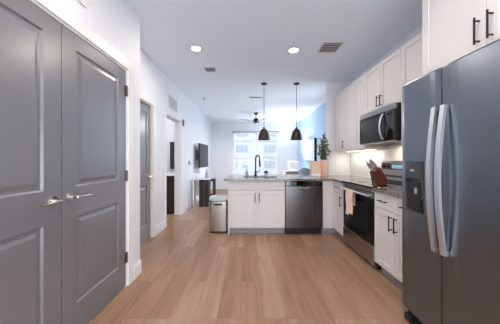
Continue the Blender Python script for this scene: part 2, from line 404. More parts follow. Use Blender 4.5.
# ------------------------------------------------------------------ outside the window
FY = 40.0
fac = thing('apartment_building', (2, FY, -9), 'pale apartment block seen through the end window', 'building')
mb = MB().box(-26, 30, FY, FY+8, -9, 9.2)
mb.build('wall', M['facade'], fac)
mb = MB()
for k in range(-3, 3): mb.box(-26, 30, FY-.15, FY, 1.75+2.95*k-.12, 1.75+2.95*k+.1)
mb.build('floor_band', M['rail'], fac)
for i in range(-2, 3):
    for k in range(-1, 3):
        xc, zc = -1.1+5.1*i, .35+2.9*k
        fr = MB().box(xc-1.15, xc+1.15, FY-.06, FY, zc-.75, zc+.75).build('window', M['facade'], fac)
        mb = MB()
        for j in range(3): mb.box(xc-1.05+.72*j, xc-.42+.72*j, FY-.09, FY-.06, zc-.65, zc+.65)
        mb.build('pane', M['facwin'], fr)
for i in (-1, 1):
    for k in range(-1, 3):
        xc, zc = 1.45+10.2*i, 1.8+2.9*(k-1)
        mb = MB().box(xc-1, xc+1, FY-1.2, FY, zc-.1, zc)
        for j in range(13): mb.box(xc-1+j*.1605, xc-.96+j*.1605, FY-1.2, FY-1.16, zc, zc+1)
        mb.box(xc-1, xc+1, FY-1.22, FY-1.14, zc+1, zc+1.06)
        mb.build('balcony', M['rail'], fac)
g = MB().box(-60, 60, 9.3, FY, -9.2, -9); g.keep = True; struct('ground', g, M['ground'], 'street below the window', 'ground')

# ================================================================== KITCHEN
def pull_bar(parent, fm, u, v, L, vert=True, off=.032, r=.0055):
    mb = MB(fm)
    if vert:
        mb.tube([(u, off, v-L/2), (u, off, v+L/2)], r, 8)
        for s in (-1, 1): mb.tube([(u, 0, v+s*L*.38), (u, off, v+s*L*.38)], r*.9, 8)
    else:
        mb.tube([(u-L/2, off, v), (u+L/2, off, v)], r, 8)
        for s in (-1, 1): mb.tube([(u+s*L*.38, 0, v), (u+s*L*.38, off, v)], r*.9, 8)
    h = mb.build('handle', M['black'], parent, True); h['label'] = 'black bar pull'
    return h
def shaker(parent, fm, u0, u1, v0, v1, kind='door', st=.057, g=.0016, th=.019):
    """door or drawer front: outer face at n=0, back at n=-th"""
    mb = MB(fm); u0 += g; u1 -= g; v0 += g; v1 -= g
    if kind == 'drawer' and v1-v0 < .2:
        st = .03 if v1-v0 > .1 else .02
    mb.box(u0, u0+st, -th, 0, v0, v1, .0012).box(u1-st, u1, -th, 0, v0, v1, .0012)
    mb.box(u0+st-.001, u1-st+.001, -th, 0, v0, v0+st, .0012).box(u0+st-.001, u1-st+.001, -th, 0, v1-st, v1, .0012)
    mb.box(u0+st-.002, u1-st+.002, -th, -.009, v0+st-.002, v1-st+.002)
    return mb.build(kind, M['cab'], parent)
UR, NR = (0, 1, 0), (-1, 0, 0)         # right-hand run faces -X
XF = 1.375                             # face of the base fronts
def base_box(r, x0, x1, y0, y1):
    MB().box(x0, x1, y0, y1, .105, .875).build('body', M['cab'], r)
# base cabinet right of the range
FR = frame((XF, 0, 0), UR, NR)
r = thing('base_cabinet', (1.68, 2.06, 0), 'white base cabinet between the range and the refrigerator, two drawers over two doors', 'cabinet')
base_box(r, XF+.0195, 1.98, 1.725, 2.395)
MB().box(1.45, 1.96, 1.73, 2.39, 0, .1045).build('toe_kick', M['kick'], r)
ym = 2.065
for a, b, s in ((1.727, ym, 1), (ym, 2.393, -1)):
    d = shaker(r, FR, a, b, .11, .705, 'door'); pull_bar(d, FR, ym-s*.035, .60, .15)
    d = shaker(r, FR, a, b, .708, .87, 'drawer'); pull_bar(d, FR, (a+b)/2, .79, .13, False)
# narrow cabinet left of the range
r = thing('base_cabinet', (1.68, 3.37, 0), 'narrow white base cabinet in the corner between range and dishwasher', 'cabinet')
base_box(r, XF+.0195, 1.98, 3.185, 4.1)
MB().box(1.44, 1.96, 3.19, 4.05, 0, .1045).build('toe_kick', M['kick'], r)
d = shaker(r, FR, 3.187, 3.535, .11, .705, 'door'); pull_bar(d, FR, 3.187+.04, .60, .15)
d = shaker(r, FR, 3.187, 3.535, .708, .87, 'drawer'); pull_bar(d, FR, 3.36, .79, .13, False)
MB().box(XF+.001, XF+.0195, 3.537, 3.579, .11, .87).build('filler_panel', M['cab'], r)
# peninsula, faces -Y
YF = 3.56
UP, NP = (1, 0, 0), (0, -1, 0)
FP = frame((0, YF, 0), UP, NP)
r = thing('sink_cabinet', (.147, 3.87, 0), 'white sink base cabinet in the peninsula, two doors under a false drawer front', 'cabinet')
sx0, sx1 = -.305, .598
mb = MB().box(sx0, sx0+.018, YF+.0195, 4.17, .105, .875).box(sx1-.018, sx1, YF+.0195, 4.17, .105, .875).box(sx0, sx1, YF+.0195, 4.17, .105, .125).box(sx0, sx1, 4.15, 4.17, .105, .875)
mb.box(sx0+.018, sx1-.018, YF+.0195, YF+.035, .125, .875)
mb.build('body', M['cab'], r)
MB().box(sx0, sx1, YF+.075, 4.15, 0, .1045).build('toe_kick', M['kick'], r)
shaker(r, FP, sx0, sx1, .72, .87, 'drawer')['label'] = 'plain false drawer front'
xm2 = .147
for a, b, s in ((sx0, xm2, 1), (xm2, sx1, -1)):
    d = shaker(r, FP, a, b, .11, .716, 'door'); pull_bar(d, FP, xm2-s*.034, .60, .155)
# end panel of peninsula & knee wall
tag(MB().box(sx0-.02, sx0-.001, YF+.0, 4.175, .0, .875, .001).build('end_panel', M['cab']), 'white end panel closing the left side of the peninsula', 'panel')
struct('wall_peninsula', MB().box(-.325, 1.55, 4.18, 4.255, 0, .875), M['wall'], 'low wall behind the peninsula cabinets', 'wall')
# corner cabinet filler right of dishwasher
r = thing('corner_cabinet', (1.3, 3.87, 0), 'plain white corner panel between dishwasher and right-hand cabinets', 'cabinet')
MB().box(1.212, 1.372, YF+.002, YF+.02, .105, .875).build('filler_panel', M['cab'], r)
MB().box(1.212, 1.36, YF+.021, 4.1, .105, .875).build('body', M['cab'], r)
MB().box(1.212, 1.435, YF+.075, 4.1, 0, .1045).build('toe_kick', M['kick'], r)
# dishwasher
r = thing('dishwasher', (.905, 3.86, 0), 'stainless steel dishwasher set into the peninsula beside the sink cabinet', 'dishwasher')
dx0, dx1 = .602, 1.208
MB().box(dx0+.004, dx1-.004, YF+.012, 4.15, .105, .872).build('body', M['plastic'], r)
mb = MB(); N_ = 14
pf = []
for k in range(N_+1):
    t = k/N_; pf.append((dx0+.003+t*(dx1-dx0-.006), YF-.018-.010*math.sin(PI*t)**.6))
poly = pf+[(dx1-.003, YF+.01), (dx0+.003, YF+.01)]
nb = MB(); nb.prism(poly, 2, .115, .785)
nb.build('door', M['steel'], r)
mb = MB().box(dx0+.003, dx1-.003, YF-.016, YF+.01, .792, .870, .004)
cp = mb.build('control_panel', M['gloss'], r); cp['label'] = 'black control strip along the top'
arc = [(dx0+.303+.085*math.cos(t), YF-.036, .782-.022*math.sin(t)) for t in [PI*k/12 for k in range(13)]]
MB().tube(arc, .005, 8).build('handle', M['handle'], r, True)
MB().box(dx0+.26, dx0+.346, YF-.031, YF-.016, .772, .80, .004, 2).build('pocket_grip', M['plastic'], r)
MB().box(dx0+.006, dx1-.006, YF+.045, 4.1, 0, .105).build('kick_plate', M['plastic'], r)

# countertops
def counter(name, boxes, label):
    mb = MB()
    for b in boxes: mb.box(*b)
    return tag(mb.build(name, M['stone']), label, 'countertop')
KX0, KX1, KY0, KY1 = -.08, .50, 3.68, 4.06
c0, c1 = .876, .911
poly = [(-.385, 3.52), (KX0, 3.52)]
counter('countertop', [(-.385, KX0, 3.52, 4.56, c0, c1), (KX1, 1.35, 3.52, 4.56, c0, c1), (KX0, KX1, 3.52, KY0, c0, c1), (KX0, KX1, KY1, 4.56, c0, c1),
                       (1.35, 1.555, 3.18, 4.56, c0, c1), (1.555, XK-.009, 3.18, 4.251, c0, c1)], 'speckled stone countertop over the peninsula, turning the corner to the range')
counter('countertop', [(1.35, XK-.009, 1.72, 2.397, c0, c1)], 'short speckled stone countertop between range and refrigerator')
# sink and faucet
r = thing('kitchen_sink', ((KX0+KX1)/2, (KY0+KY1)/2, .68), 'stainless undermount sink in the peninsula countertop', 'sink')
mb = MB().box(KX0+.001, KX0+.006, KY0+.001, KY1-.001, .68, .905).box(KX1-.006, KX1-.001, KY0+.001, KY1-.001, .68, .905)
mb.box(KX0+.001, KX1-.001, KY0+.001, KY0+.006, .68, .905).box(KX0+.001, KX1-.001, KY1-.006, KY1-.001, .68, .905).box(KX0+.001, KX1-.001, KY0+.001, KY1-.001, .68, .686)
mb.build('basin', M['steelh'], r); MB().lathe((.21, 3.87), [(0, .689), (.04, .689), (.045, .686)]).build('drain', M['chrome'], r)
fx, fy = .142, 4.13
r = thing('faucet', (fx, fy, c1), 'tall dark gooseneck faucet behind the peninsula sink', 'faucet')
MB().lathe((fx, fy), [(0, c1), (.028, c1), (.028, c1+.01), (.02, c1+.02), (.017, c1+.10), (0, c1+.10)]).build('base', M['black'], r, True)
pts = [(fx, fy, c1+.05), (fx, fy, c1+.30)]
for k in range(1, 11):
    t = PI*k/10; pts.append((fx+.0+.035*(1-math.cos(t)), fy-.08*(1-math.cos(t)), c1+.30+.085*math.sin(t)))
MB().tube(pts, .0125, 12).build('spout', M['black'], r, True)
e = Vector(pts[-1]); MB().tube([e, e+Vector((0, 0, -.03)), e+Vector((0, -.0, -.12))], [.014, .018, .019], 12).build('spray_head', M['black'], r, True)
MB().tube([(fx+.015, fy, c1+.07), (fx+.05, fy, c1+.08), (fx+.10, fy, c1+.12)], [.009, .008, .006], 8).build('lever', M['black'], r, True)
r = thing('soap_dispenser', (-.02, 4.12, c1), 'clear soap bottle with pump left of the faucet', 'soap dispenser')
MB().lathe((-.02, 4.12), [(0, c1), (.022, c1), (.024, c1+.01), (.024, c1+.085), (.012, c1+.10), (0, c1+.10)]).build('bottle', M['grey'], r, True)
MB().tube([(-.02, 4.12, c1+.10), (-.02, 4.12, c1+.145), (-.02, 4.10, c1+.15), (-.02, 4.075, c1+.142)], .005, 8).build('pump', M['chrome'], r, True)
px, py = .345, 4.2
r = thing('potted_succulent', (px, py, c1), 'little dark succulent in a tan pot right of the faucet', 'plant')
MB().lathe((px, py), [(0, c1), (.026, c1), (.034, c1+.05), (.030, c1+.05), (.028, c1+.042), (0, c1+.042)]).build('pot', M['tan'], r, True)
mb = MB()
for k in range(22):
    a = k*2.4; t = .15+.85*k/22; d = Vector((math.cos(a)*t, math.sin(a)*t, 1.2-t)).normalized()
    mb.tube([Vector((px, py, c1+.04)), Vector((px, py, c1+.04))+d*.03, Vector((px, py, c1+.045))+d*.06], [.004, .009, .001], 6)
mb.build('foliage', M['charc'], r, True)

# items at the right end of the peninsula
def fl_pos(pxl, Y): return (pxl-248)/F*Y
vx, vy = fl_pos(323.6, 4.02), 4.02
r = thing('potted_tree', (vx, vy, c1), 'small leafy green tree in a terracotta vase at the peninsula\'s right end', 'plant')
MB().lathe((vx, vy), [(0, c1), (.046, c1), (.052, c1+.02), (.058, c1+.16), (.056, c1+.28), (.050, c1+.30), (.046, c1+.295), (.046, c1+.26), (0, c1+.26)]).build('pot', M['terra'], r, True)
mb = MB(); tips = []
for k in range(15):
    a = k*2.4; sp = .008+.0062*k
    h = .26+.50*(1-(k/15)*.72)
    q = [Vector((vx, vy, c1+.25)), Vector((vx+sp*math.cos(a)*.6, vy+sp*math.sin(a)*.6, c1+.26+(h-.26)*.5)), Vector((vx+sp*1.35*math.cos(a), vy+sp*1.35*math.sin(a), c1+h+.02))]
    mb.tube(q, [.004, .003, .0015], 5); tips.append(q)
mb.build('stem', M['stem'], r)
mb = MB()
for q in tips:
    for k in range(30):
        t = .22+.8*k/30; p = q[0].lerp(q[1], min(1, t*2)) if t < .5 else q[1].lerp(q[2], min(1.05, (t-.5)*2))
        d = Vector((random.uniform(-1, 1), random.uniform(-1, 1), random.uniform(-.1, 1.1))).normalized()
        sd = d.cross(Vector((random.random(), random.random(), random.random()))).normalized()*.011
        L_ = random.uniform(.035, .062)
        mb.quad([p, p+d*L_*.5+sd, p+d*L_, p+d*L_*.5-sd])
mb.build('foliage', M['leaf'], r)
bx0, bx1 = fl_pos(311.6, 4.02), fl_pos(320.4, 4.02)
r = thing('wicker_canister', ((bx0+bx1)/2, 4.05, c1), 'square tan wicker box left of the terracotta vase', 'box')
MB().box(bx0, bx1, 4.0, 4.12, c1+.05, c1+.255, .008, 2).build('body', M['tan'], r)
MB().box(bx0-.003, bx1+.003, 3.997, 4.123, c1, c1+.05, .006, 2).build('base', M['white'], r)
MB().box(bx0-.002, bx1+.002, 3.998, 4.122, c1+.256, c1+.275, .006, 2).build('lid', M['tan'], r)
# white sideboard and table lamp at the far end of the living room
lx0, lx1 = 1.27, 1.90
r = thing('sideboard', (1.58, 7.7, 0), 'white sideboard with brown drawers beyond the peninsula, under the square table lamp', 'sideboard')
MB().box(lx0+.02, lx1-.02, 7.52, 7.9, .10, .815).build('body', M['white'], r)
MB().box(lx0, lx1, 7.50, 7.92, .816, .85, .004).build('top', M['white'], r)
for k in range(2):
    a = lx0+.03+.287*k
    for z in (.12, .35, .58):
        d = MB().box(a, a+.283, 7.502, 7.519, z, z+.22, .003).build('drawer', M['cloth'], r)
        MB().tube([(a+.10, 7.492, z+.12), (a+.18, 7.492, z+.12)], .006, 8).tube([(a+.14, 7.503, z+.12), (a+.14, 7.492, z+.12)], .004, 6).build('knob', M['black'], d)
for x in (lx0+.05, lx1-.05):
    for y in (7.55, 7.87): MB().box(x-.018, x+.018, y-.018, y+.018, 0, .10).build('leg', M['dark'], r)
cx_, cy_ = 1.58, 7.72
r = thing('table_lamp', (cx_, cy_, .85), 'squat table lamp with a square white shade on the sideboard by the end wall', 'lamp')
MB().lathe((cx_, cy_), [(0, .851), (.09, .851), (.09, .87), (.03, .90), (.018, .93), (0, .93)]).build('base', M['white'], r, True)
mb = MB(); q = .16
for (a, b, c, d) in ((-q, q, -q, -q+.006), (-q, q, q-.006, q), (-q, -q+.006, -q+.006, q-.006), (q-.006, q, -q+.006, q-.006)): mb.box(cx_+a, cx_+b, cy_+c, cy_+d, .905, 1.165)
mb.box(cx_-q+.006, cx_+q-.006, cy_-.004, cy_+.004, .925, .933)
mb.build('lamp_shade', M['white'], r)
MB().lathe((cx_, cy_), [(0, .935), (.014, .94), (.016, .96), (.03, .99), (.028, 1.015), (0, 1.035)]).build('bulb', M['lit'], r, True)
lamp('added_ceiling_uplight', 'AREA', (cx_, cy_, 1.05), LAMP_W, (1, .98, .95), .24, rot=(PI, 0, 0), parent=r)  # upward light added in the lamp to brighten ceiling and walls
# bar stool behind the peninsula
sx, sy = fl_pos(306.5, 4.95), 4.95
r = thing('bar_stool', (sx, sy, 0), 'grey bar stool tucked behind the peninsula, its curved back rim showing', 'stool')
MB().lathe((sx, sy), [(0, .62), (.17, .62), (.19, .64), (.19, .66), (0, .655)]).build('seat', M['stoolg'], r, True)
for a in (-1, 1):
    for b in (-1, 1): MB().tube([(sx+a*.10, sy+b*.10, .62), (sx+a*.19, sy+b*.19, 0)], .011, 8).build('leg', M['black'], r, True)
MB().tube([(sx+.155*math.cos(t), sy+.155*math.sin(t), .22) for t in [2*PI*k/24 for k in range(25)]], .008, 6).build('foot_ring', M['black'], r)
mb = MB(); n_ = 14; rows = []
nbm = bmesh.new()
for k in range(n_+1):
    t = math.radians(-10+200*k/n_)
    top = 1.03-.10*abs(k/n_-.5)*2
    for rr, zz in ((.185, .66), (.20, .85), (.205, top)):
        pass
pts_ = []
for k in range(n_+1):
    t = math.radians(-20+220*k/n_); u = abs(k/n_-.5)*2
    pts_.append([(sx+rr*math.cos(t), sy+rr*math.sin(t), zz) for rr, zz in ((.18, .662), (.197, .80-.08*u), (.203, 1.03-.30*u*u))])
for k in range(n_):
    for j in range(2): mb.quad([pts_[k][j], pts_[k+1][j], pts_[k+1][j+1], pts_[k][j+1]])
nbm.free()
bk = mb.build('backrest', M['stoolg'], r, True); sol = bk.modifiers.new('s', 'SOLIDIFY'); sol.thickness = .014
bk.modifiers.move(1, 0)

# ------------------------------------------------------------------ range
r = thing('range', (1.68, 2.79, 0), 'stainless steel electric range with a black glass oven door', 'oven')
ry0, ry1, rx = 2.403, 3.173, 1.376
MB().box(rx+.03, XK-.02, ry0, ry1, .04, .895).build('body', M['steel'], r)
for yy in (ry0+.04, ry1-.04): MB().box(rx+.06, rx+.10, yy-.02, yy+.02, 0, .04).build('foot', M['plastic'], r)
MB().box(rx+.05, XK-.05, ry0+.005, ry1-.005, .012, .04).build('base', M['plastic'], r)
FG = frame((rx, 0, 0), UR, NR)
MB(FG).box(ry0+.003, ry1-.003, -.028, .005, .045, .268, .006, 2).build('drawer', M['binsteel'], r)
d = MB(FG).box(ry0+.003, ry1-.003, -.028, 0, .275, .845, .005, 2).build('door', M['ovenglass'], r); d['label'] = 'black glass oven door'
MB(FG).box(ry0+.003, ry1-.003, .001, .006, .785, .845, .002).build('door_trim', M['steelh'], d)
mb = MB(FG); mb.tube([(ry0+.03, .052, .815), (ry1-.03, .052, .815)], .012, 14)
for yy in (ry0+.06, ry1-.06): mb.tube([(yy, .0, .815), (yy, .052, .815)], .009, 10)
mb.build('handle', M['handle'], d, True)
MB(FG).box(ry0+.12, ry1-.12, .0005, .0012, .36, .70).build('door_window', M['screen'], d)
MB(FG).box(ry0, ry1, -.03, .004, .85, .892, .004).build('front_panel', M['steelh'], r)
mb = MB().box(rx-.018, XK-.075, ry0, ry1, .896, .915, .004, 2)
mb.build('cooktop', M['gloss'], r)
for (bx, by, br) in ((1.56, 2.60, .10), (1.56, 2.98, .08), (1.79, 2.60, .08), (1.79, 2.98, .10)):
    mb = MB(); mb.lathe((bx, by), [(br, .9152), (br, .9158), (br-.006, .9158), (br-.006, .9152)]); mb.lathe((bx, by), [(br*.55, .9152), (br*.55, .9158), (br*.5, .9158), (br*.5, .9152)])
    mb.build('burner', M['burner'], r)
bgx = XK-.07
mb = MB().prism([(bgx, .90), (bgx+.015, 1.185), (bgx+.03, 1.20), (XK-.012, 1.20), (XK-.012, .90)], 1, ry0, ry1)
mb.build('backguard', M['steelh'], r)
MB().box(bgx-.002, bgx+.018, ry0+.26, ry1-.03, 1.085, 1.165).build('control_glass', M['gloss'], r)
MB().box(bgx-.006, bgx-.001, ry0+.32, ry0+.52, 1.10, 1.15).build('display', M['display'], r)
MB().box(bgx-.003, bgx+.01, ry0+.01, ry1-.01, .985, 1.01).build('vent_slot', M['plastic'], r)
MB().box(bgx-.005, bgx+.01, ry0+.01, ry1-.01, .918, .945).build('vent_slot', M['plastic'], r)
for yy in (ry0+.06, ry0+.15, ry1-.06, ry1-.15):
    mb = MB(); mb.tube([(bgx+.012, yy, 1.125), (bgx-.018, yy, 1.123)], [.022, .019], 16); mb.box(bgx-.024, bgx-.016, yy-.003, yy+.003, 1.105, 1.142)
    mb.build('knob', M['plastic'], r, True)
# towel over the oven handle
hx = rx-.052; hz = .815
mb = MB(); prof = []
for k in range(9):
    t = PI*k/8; prof.append((hx+.016*math.cos(t), hz+.016*math.sin(t)))
front = [(hx-.016-.004*math.sin(i*1.1), hz-.02-.045*i) for i in range(0, 7)]
back = [(hx+.016+.001*i, hz-.02-.04*i) for i in range(0, 5)][::-1]
path = back+prof+front
ty0, ty1 = 2.755, 2.945; n_ = 24
rows = []
for j in range(n_+1):
    t = j/n_; y = ty0+(ty1-ty0)*t; wv = .006*math.sin(t*PI*6)
    rows.append([(p[0]+(wv*min(1, abs(p[1]-hz)/.1) if p[0] < hx else -abs(wv)*.2), y+.012*(t-.5)*-(hz-p[1])*2, p[1]-(.03 if p[0] < hx and t > .5 and p[1] < hz-.25 else 0)) for p in path])
for j in range(n_):
    for k in range(len(path)-1): mb.quad([rows[j][k], rows[j+1][k], rows[j+1][k+1], rows[j][k+1]])
tw = mb.build('dish_towel', M['towel'], None, True); tag(tw, 'pale pink dish towel hanging over the oven handle', 'towel')
sol = tw.modifiers.new('s', 'SOLIDIFY'); sol.thickness = .003; tw.modifiers.move(1, 0)

# knife block on the range's near front corner
kx, ky, kz = 1.475, 2.47, .9165
r = thing('knife_block', (kx, ky, kz), 'red-brown wooden knife block beside the range', 'knife block')
mb = MB().prism([(kx-.055, kz), (kx+.06, kz), (kx+.055, kz+.09), (kx-.02, kz+.215), (kx-.085, kz+.165), (kx-.055, kz+.05)], 1, ky-.05, ky+.05, .004)
mb.build('block', M['block'], r)
base = Vector((kx-.053, ky, kz+.191)); ax = Vector((-.55, 0, .80)).normalized(); al = Vector((.80, 0, .55)).normalized()
first = None; n = 0
for i in range(2):
    for j in range(4):
        p = base+al*(-.024+.048*i)+Vector((0, -.036+.024*j+.006*i, 0))-ax*.02*((i+j) % 2)+ax*.012*(j % 3)
        if first is None:
            k_ = thing('knife', p, 'grey-handled kitchen knife standing in the wooden block', 'knife', 'knives in the wooden block')
            mb = MB(); mb.tube([p+ax*.004, p+ax*.03, p+ax*.07, p+ax*.110], [.005, .004, .006, .004], 8); mb.build('grip', M['grip'], k_, True)
            MB().tube([p, p+ax*.004], .0075, 8).build('bolster', M['chrome'], k_)
            first = k_
        else: copy_tree(first, None, p)

# ------------------------------------------------------------------ microwave
r = thing('microwave', (1.78, 2.77, 1.42), 'over-the-range microwave, black glass door with a curved steel handle', 'microwave')
my0, my1, mx_, mz0, mz1 = 2.395, 3.125, 1.59, 1.42, 1.838
MB().box(mx_+.035, XK-.002, my0, my1, mz0, mz1).build('body', M['plastic'], r)
FM = frame((mx_, 0, 0), UR, NR)
MB(FM).box(my0, my1, -.034, 0, mz1-.065, mz1, .004).build('top_vent', M['steelh'], r)
d = MB(FM).box(my0+.16, my1, -.034, .004, mz0+.012, mz1-.068, .006, 2).build('door', M['ovenglass'], r)
MB(FM).box(my0+.25, my1-.07, .0042, .005, mz0+.06, mz1-.12).build('door_window', M['screen'], d)
pts = [(my0+.185, .006+.042*math.sin(PI*k/12)**.7, mz0+.03+(mz1-mz0-.12)*k/12) for k in range(13)]
mb = MB(FM); mb.tube(pts, .010, 10); mb.build('handle', M['handle'], d, True)
MB(FM).box(my0, my0+.157, -.034, .003, mz0+.012, mz1-.068, .004).build('control_panel', M['gloss'], r)
MB(FM).box(my0+.03, my0+.13, .0032, .004, mz1-.12, mz1-.085).build('display', M['screen'], r)
MB(FM).box(my0, my1, -.034, -.002, mz0, mz0+.010).build('bottom_lip', M['steelh'], r)

# ------------------------------------------------------------------ wall cabinets
XU = 1.66
FU = frame((XU, 0, 0), UR, NR)
def upper(y0, y1, z0, z1, ndoors, label, hs=None, x=XU, xb=XK-.001, hl=.13):
    fm = frame((x, 0, 0), UR, NR)
    r = thing('wall_cabinet', ((x+xb)/2, (y0+y1)/2, z0), label, 'cabinet')
    MB().box(x+.0195, xb, y0+.0005, y1-.0005, z0, z1).build('body', M['cab'], r)
    w_ = (y1-y0)/ndoors
    for k in range(ndoors):
        d = shaker(r, fm, y0+k*w_, y0+(k+1)*w_, z0, z1, 'door')
        if hs and hs[k]:
            yy = y0+k*w_+.035 if hs[k] < 0 else y0+(k+1)*w_-.035
            pull_bar(d, fm, yy, z0+.04+hl/2, hl)
    return r
UZ0, UZ1 = 1.375, 2.44
upper(3.765, 4.195, UZ0, UZ1, 1, 'tall white wall cabinet at the far end, with one black pull low on its door', [-1])
upper(3.13, 3.762, UZ0, UZ1, 2, 'tall white wall cabinet with two narrow doors left of the microwave', None)
upper(2.39, 3.127, 1.842, UZ1, 2, 'short white wall cabinet above the microwave, two black pulls meeting', [1, -1], hl=.14)
upper(1.705, 2.387, UZ0, UZ1, 2, 'white wall cabinet between microwave and refrigerator', [1, -1])
upper(.785, 1.70, 1.84, 2.55, 2, 'deep white cabinet above the refrigerator with two long black pulls', [1, -1], x=1.345, hl=.155)
for (y0, y1, lab) in ((3.2, 4.15, 'slim light strip under the wall cabinets left of the microwave'), (1.8, 2.32, 'slim light strip under the wall cabinet right of the microwave')):
    r = thing('undercabinet_light', (1.86, (y0+y1)/2, UZ0), lab, 'light')
    MB().box(1.84, 1.88, y0, y1, UZ0-.012, UZ0-.0005).build('housing', M['trim'], r)
    MB().box(1.845, 1.875, y0+.01, y1-.01, UZ0-.014, UZ0-.012).build('diffuser', M['strip'], r)
    lamp('undercabinet_lamp', 'AREA', (1.86, (y0+y1)/2, UZ0-.018), 2.0*(y1-y0), (1, .93, .84), .03, size_y=y1-y0-.03, parent=r)
# lamp under microwave hood
lamp('hood_lamp', 'AREA', (1.8, 2.77, mz0-.004), 1.6, (1, .82, .6), .10, parent=[o for o in bpy.data.objects if o.name == 'microwave'][0])

# ------------------------------------------------------------------ refrigerator
r = thing('refrigerator', (1.58, 1.245, 0), 'tall grey steel side-by-side refrigerator at the right edge', 'refrigerator')
gy0, gy1, gx = .79, 1.70, 1.18
MB().box(gx+.07, 1.95, gy0+.004, gy1-.004, .055, 1.775).build('body', M['plastic'], r)
gs = 1.352
def fdoor(y0, y1, name='door'):
    prof = []   # plan outline (x,y): gently rounded front
    n = 10
    for k in range(n+1):
        t = k/n; prof.append((gx+.012*(abs(2*t-1))**6, y0+(y1-y0)*t))
    prof += [(gx+.066, y1), (gx+.066, y0)]
    mb = MB(); mb.prism(prof, 2, .11, 1.785)
    nbv = mb.b
    es = [e for e in nbv.edges if all(v.co.x < gx+.02 and v.co.z > 1.78 for v in e.verts)]
    bmesh.ops.bevel(nbv, geom=es, offset=.014, segments=3, profile=.5, affect='EDGES')
    return mb.build(name, M['fridge'], r)
dl = fdoor(gs+.003, gy1); dr = fdoor(gy0, gs-.003)
dl['label'] = 'far freezer door with the black dispenser'; dr['label'] = 'near wide refrigerator door'
for d, yy in ((dl, gs+.024), (dr, gs-.040)):
    mb = MB(); n = 16; nbm = []
    for k in range(n+1):
        t = k/n; z = .64+.90*t; off = .012+.036*math.sin(PI*t)
        x = gx-off
        nbm.append([(x-.010, yy-.015, z), (x-.010, yy+.015, z), (x+.008, yy+.015, z), (x+.008, yy-.015, z)])
    for k in range(n):
        for j in range(4): mb.quad([nbm[k][j], nbm[k][(j+1) % 4], nbm[k+1][(j+1) % 4], nbm[k+1][j]])
    mb.quad(nbm[0]); mb.quad(nbm[-1])
    for z in (.655, 1.525): mb.box(gx-.014, gx+.004, yy-.010, yy+.010, z-.010, z+.010)
    mb.build('handle', M['handle'], d, True)['label'] = 'bowed pale steel handle'
# dispenser on the far door
y0d, y1d, z0d, z1d = 1.478, 1.645, .845, 1.203
dp = MB().box(gx-.004, gx+.004, y0d, y1d, z0d, z1d, .002).build('dispenser', M['gloss'], dl)
dp['label'] = 'black water and ice dispenser'
MB().box(gx-.006, gx-.004, y0d+.02, y1d-.02, z0d+.02, z0d+.21).build('recess', M['plastic'], dp)
MB().box(gx-.009, gx-.004, y0d+.05, y0d+.07, z0d+.13, z0d+.17).build('paddle', M['grey'], dp)
MB().box(gx-.0055, gx-.004, y0d+.08, y1d-.05, z1d-.075, z1d-.06).build('button_row', M['grey'], dp)
MB().box(gx-.010, gx-.004, y0d+.01, y1d-.01, z0d+.004, z0d+.010).build('drip_tray', M['plastic'], dp)
for (a, b) in ((gy1-.10, gy1-.02), (gs-.06, gs+.06)): MB().box(gx+.07, gx+.16, a, b, 1.776, 1.80, .005, 2).build('hinge_cover', M['plastic'], r)
MB().box(gx+.05, gx+.12, gy0+.01, gy1-.01, .02, .10).build('kick_grille', M['plastic'], r)
for yy in (gy0+.05, gy1-.05): MB().box(gx+.012, gx+.10, yy-.035, yy+.035, 0, .055, .006).build('foot', M['plastic'], r)

# ================================================================== CEILING FIXTURES
def downlight(x, y, label, group=None):
    r = thing('recessed_downlight', (x, y, CEIL), label, 'ceiling light', group)
    MB().lathe((x, y), [(.062, CEIL-.001), (.062, CEIL-.008), (.085, CEIL-.006), (.088, CEIL-.0005), (.062, CEIL-.0005)]).build('rim', M['vent'], r, True)
    MB().lathe((x, y), [(0, CEIL-.006), (.061, CEIL-.006), (.061, CEIL-.001), (0, CEIL-.001)]).build('diffuser', M['lit'], r)
    lamp('downlight_lamp', 'AREA', (x, y, CEIL-.012), DOWNLIGHT_W, (1, .90, .80), .11, parent=r)
downlight(fl_pos(196, 3.03), 3.03, 'round recessed lamp in the ceiling, the left of the two lit ones')
downlight(fl_pos(293.7, 3.08), 3.08, 'round recessed lamp in the ceiling, the right of the two lit ones')
for x in (-.6, .6):  # out-of-view lamps added to fill the near end with light
    downlight(x, .9, 'added unseen ceiling lamp lighting the near end of the kitchen', 'added lamps out of view')
    downlight(x, -1.1, 'added unseen ceiling lamp lighting the near end of the kitchen', 'added lamps out of view')
def pendant(x, y, label):
    r = thing('pendant_lamp', (x, y, CEIL), label, 'pendant lamp')
    MB().lathe((x, y), [(0, CEIL-.001), (.06, CEIL-.001), (.06, CEIL-.015), (.05, CEIL-.025), (0, CEIL-.028)]).build('canopy', M['black'], r, True)
    MB().tube([(x, y, CEIL-.025), (x, y, 1.865)], .0055, 8).build('rod', M['black'], r)
    z = 1.615
    prof = [(.004, z+.26), (.018, z+.255), (.020, z+.228), (.042, z+.215), (.068, z+.185), (.090, z+.14), (.107, z+.085), (.117, z+.03), (.120, z), (.115, z), (.112, z+.03), (.102, z+.085), (.085, z+.135), (.063, z+.178), (.038, z+.205), (.0, z+.21)]
    MB().lathe((x, y), prof).build('shade', M['shade'], r, True)
    MB().lathe((x, y), [(0, z+.07), (.02, z+.075), (.03, z+.10), (.025, z+.13), (.014, z+.16), (.014, z+.2), (0, z+.2)]).build('bulb', M['white'], r, True)
pendant(fl_pos(264, 4.42), 4.42, 'dark dome pendant lamp over the sink, the left one')
pendant(fl_pos(296.5, 4.42), 4.42, 'dark dome pendant lamp over the dishwasher, the right one')
